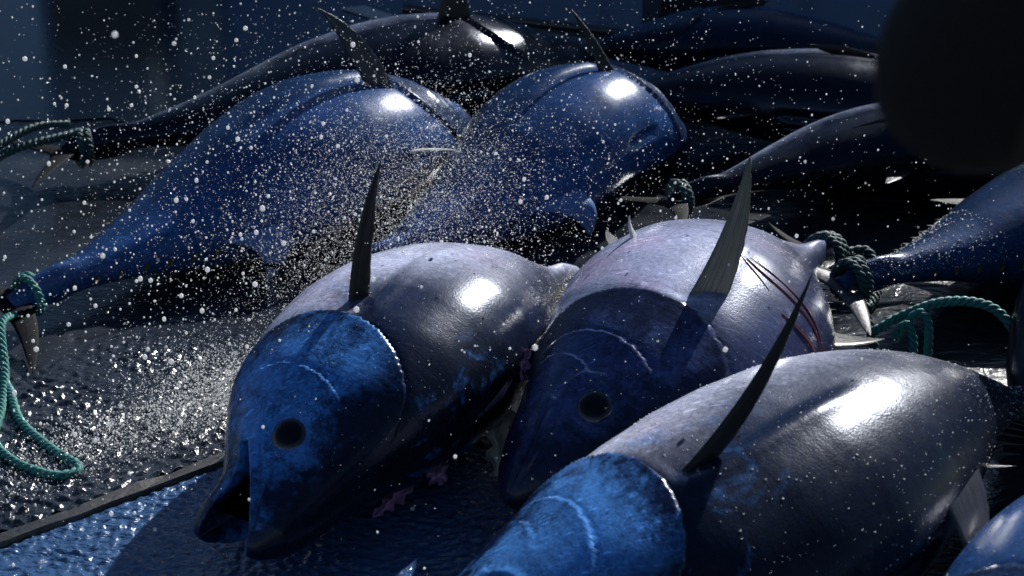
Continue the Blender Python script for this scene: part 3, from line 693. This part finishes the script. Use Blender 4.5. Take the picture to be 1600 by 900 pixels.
CC = np.vstack([p for p, r in keep]); rr = np.concatenate([r for p, r in keep])
st = 1 + rng.uniform(0, .5, (len(CC), 3)) * a_((.4, .3, 1))
o = blobs('water_spray', CC, rr, M_drop, stretch=st, big=.0018); o['kind'] = 'stuff'; o['label'] = 'fine white water droplets flying over the fish'; o['category'] = 'water spray'
D.beads(1500, .3, .95, (.0006, .0019), seed=11); A.beads(700, .1, .7, (.0005, .0014), seed=12); C.beads(600, .1, .75, (.0005, .0018), seed=13)
Lf.beads(1100, .7, .96, (.0007, .0026), seed=14); Ef.beads(500, .2, .9, (.0006, .0016), seed=15); G.beads(500, .2, .9, (.0006, .0016), seed=16); Mf.beads(400, .2, .9, (.0006, .0018), seed=17)

# ------------------------------------------------------------------ person at the edge of the picture, arm bent
def person():
    J = {'pelvis': (.60, .90, .92), 'belly': (.60, .90, 1.08), 'chest': (.59, .91, 1.28), 'neck': (.585, .92, 1.47), 'head0': (.58, .94, 1.56), 'head1': (.575, .945, 1.66), 'nose': (.572, 1.045, 1.60), 'earl': (.505, .94, 1.61), 'earr': (.645, .94, 1.61),
         'shl': (.375, .92, 1.43), 'arml': (.292, .945, 1.375), 'ell': (.268, .955, 1.290), 'forel': (.35, 1.035, 1.305), 'wrl': (.47, 1.13, 1.345), 'handl': (.52, 1.19, 1.36),
         'shr': (.775, .92, 1.42), 'armr': (.83, .93, 1.28), 'elr': (.85, .95, 1.15), 'forer': (.77, 1.06, 1.22), 'wrr': (.66, 1.16, 1.31), 'handr': (.61, 1.20, 1.345),
         'hipl': (.51, .90, .86), 'knl': (.50, .93, .48), 'anl': (.49, .88, .10), 'tol': (.48, 1.05, .05), 'hipr': (.69, .90, .86), 'knr': (.71, .92, .48), 'anr': (.72, .88, .10), 'tor': (.74, 1.05, .05)}
    RR = {'pelvis': .155, 'belly': .15, 'chest': .165, 'neck': .062, 'head0': .082, 'head1': .088, 'nose': .016, 'earl': .02, 'earr': .02, 'shl': .078, 'arml': .068, 'ell': .062, 'forel': .066, 'wrl': .042, 'handl': .036,
          'shr': .078, 'armr': .066, 'elr': .056, 'forer': .052, 'wrr': .042, 'handr': .036, 'hipl': .105, 'knl': .072, 'anl': .058, 'tol': .045, 'hipr': .105, 'knr': .072, 'anr': .058, 'tor': .045}
    E_ = [('pelvis', 'belly'), ('belly', 'chest'), ('chest', 'neck'), ('neck', 'head0'), ('head0', 'head1'), ('head0', 'nose'), ('head1', 'earl'), ('head1', 'earr'),
          ('chest', 'shl'), ('shl', 'arml'), ('arml', 'ell'), ('ell', 'forel'), ('forel', 'wrl'), ('wrl', 'handl'), ('chest', 'shr'), ('shr', 'armr'), ('armr', 'elr'), ('elr', 'forer'), ('forer', 'wrr'), ('wrr', 'handr'),
          ('pelvis', 'hipl'), ('hipl', 'knl'), ('knl', 'anl'), ('anl', 'tol'), ('pelvis', 'hipr'), ('hipr', 'knr'), ('knr', 'anr'), ('anr', 'tor')]
    for side in 'lr':
        hx = a_(J['hand' + side]); d = nrm(hx - a_(J['wr' + side])); sx = nrm(np.cross(d, (0, 0, 1)))
        for f in range(5):
            off = sx * (.026 - .0145 * f) if f < 4 else sx * (.03 if side == 'l' else -.03) * -1; ln = (.062, .072, .068, .052, .045)[f]
            b0 = hx + off * .9 + d * (.02 if f < 4 else -.02); b1 = b0 + d * ln * .5 + off * .2 + a_((0, 0, -.006)); b2 = b1 + d * ln * .35 + a_((0, 0, -.022))
            for q, (p, r) in enumerate(((b0, .0105), (b1, .0095), (b2, .0085))): J[f'f{side}{f}{q}'] = tuple(p); RR[f'f{side}{f}{q}'] = r
            E_ += [('hand' + side, f'f{side}{f}0'), (f'f{side}{f}0', f'f{side}{f}1'), (f'f{side}{f}1', f'f{side}{f}2')]
    ks = list(J); ix = {k: i for i, k in enumerate(ks)}; base = a_((.6, .92, 0))
    me = bpy.data.meshes.new('body_cage'); me.from_pydata([tuple(a_(J[k]) - base) for k in ks], [(ix[a], ix[b]) for a, b in E_], []); me.update()
    o = bpy.data.objects.new('body_cage', me); COL.objects.link(o)
    md = o.modifiers.new('skin', 'SKIN'); md.use_smooth_shade = True
    for k in ks: v = me.skin_vertices[0].data[ix[k]]; v.radius = (RR[k], RR[k] * (.72 if k in ('pelvis', 'belly', 'chest') else 1)); v.use_root = (k == 'pelvis')
    o.modifiers.new('sub', 'SUBSURF').levels = 2
    dg = bpy.context.evaluated_depsgraph_get(); dg.update(); m2 = bpy.data.meshes.new_from_object(o.evaluated_get(dg)); bpy.data.objects.remove(o); bpy.data.meshes.remove(me)
    root = empty('person', base); tag(root, 'person in a dark jacket with one elbow bent beside the fish', 'person')
    b = bpy.data.objects.new('body', m2); COL.objects.link(b); b.parent = root
    mats = [plain('jacket_black_brown', (.006, .0032, .0035), .9, 90, .5, 0, .6), plain('trousers_dark', (.008, .009, .014), .8, 60, .4), plain('boots_rubber', (.006, .007, .008), .35, 20, .3, .2), plain('skin_tone', (.34, .2, .14), .5, 40, .15)]
    m2.materials.clear()
    for m in mats: m2.materials.append(m)
    mi = []
    for p in m2.polygons:
        c = a_(p.center) + base
        dl = min(np.linalg.norm(c - a_(J['handl'])), np.linalg.norm(c - a_(J['handr'])))
        mi.append(3 if (c[2] > 1.50 and abs(c[0] - .58) < .13) or dl < .085 else 2 if c[2] < .26 else 1 if c[2] < .9 else 0)
    m2.polygons.foreach_set('material_index', mi); m2.polygons.foreach_set('use_smooth', [True] * len(m2.polygons))
    V, Fc = [], []
    for i in range(13):
        for j in range(24):
            th, q = math.pi * .62 * i / 12, 2 * math.pi * j / 24; r = .098 + .004 * math.sin(7 * q + i)
            V.append(a_((.575, .925, 1.645)) - base + r * a_((math.sin(th) * math.cos(q) * .92, math.sin(th) * math.sin(q) * 1.04 - .012, math.cos(th) * 1.02)))
    Fc = [(i * 24 + j, (i + 1) * 24 + j, (i + 1) * 24 + (j + 1) % 24, i * 24 + (j + 1) % 24) for i in range(12) for j in range(24)]
    mesh_obj('hair', V, Fc, plain('hair_black', (.008, .007, .006), .6, 120, .5, 0, .5), root)
person()
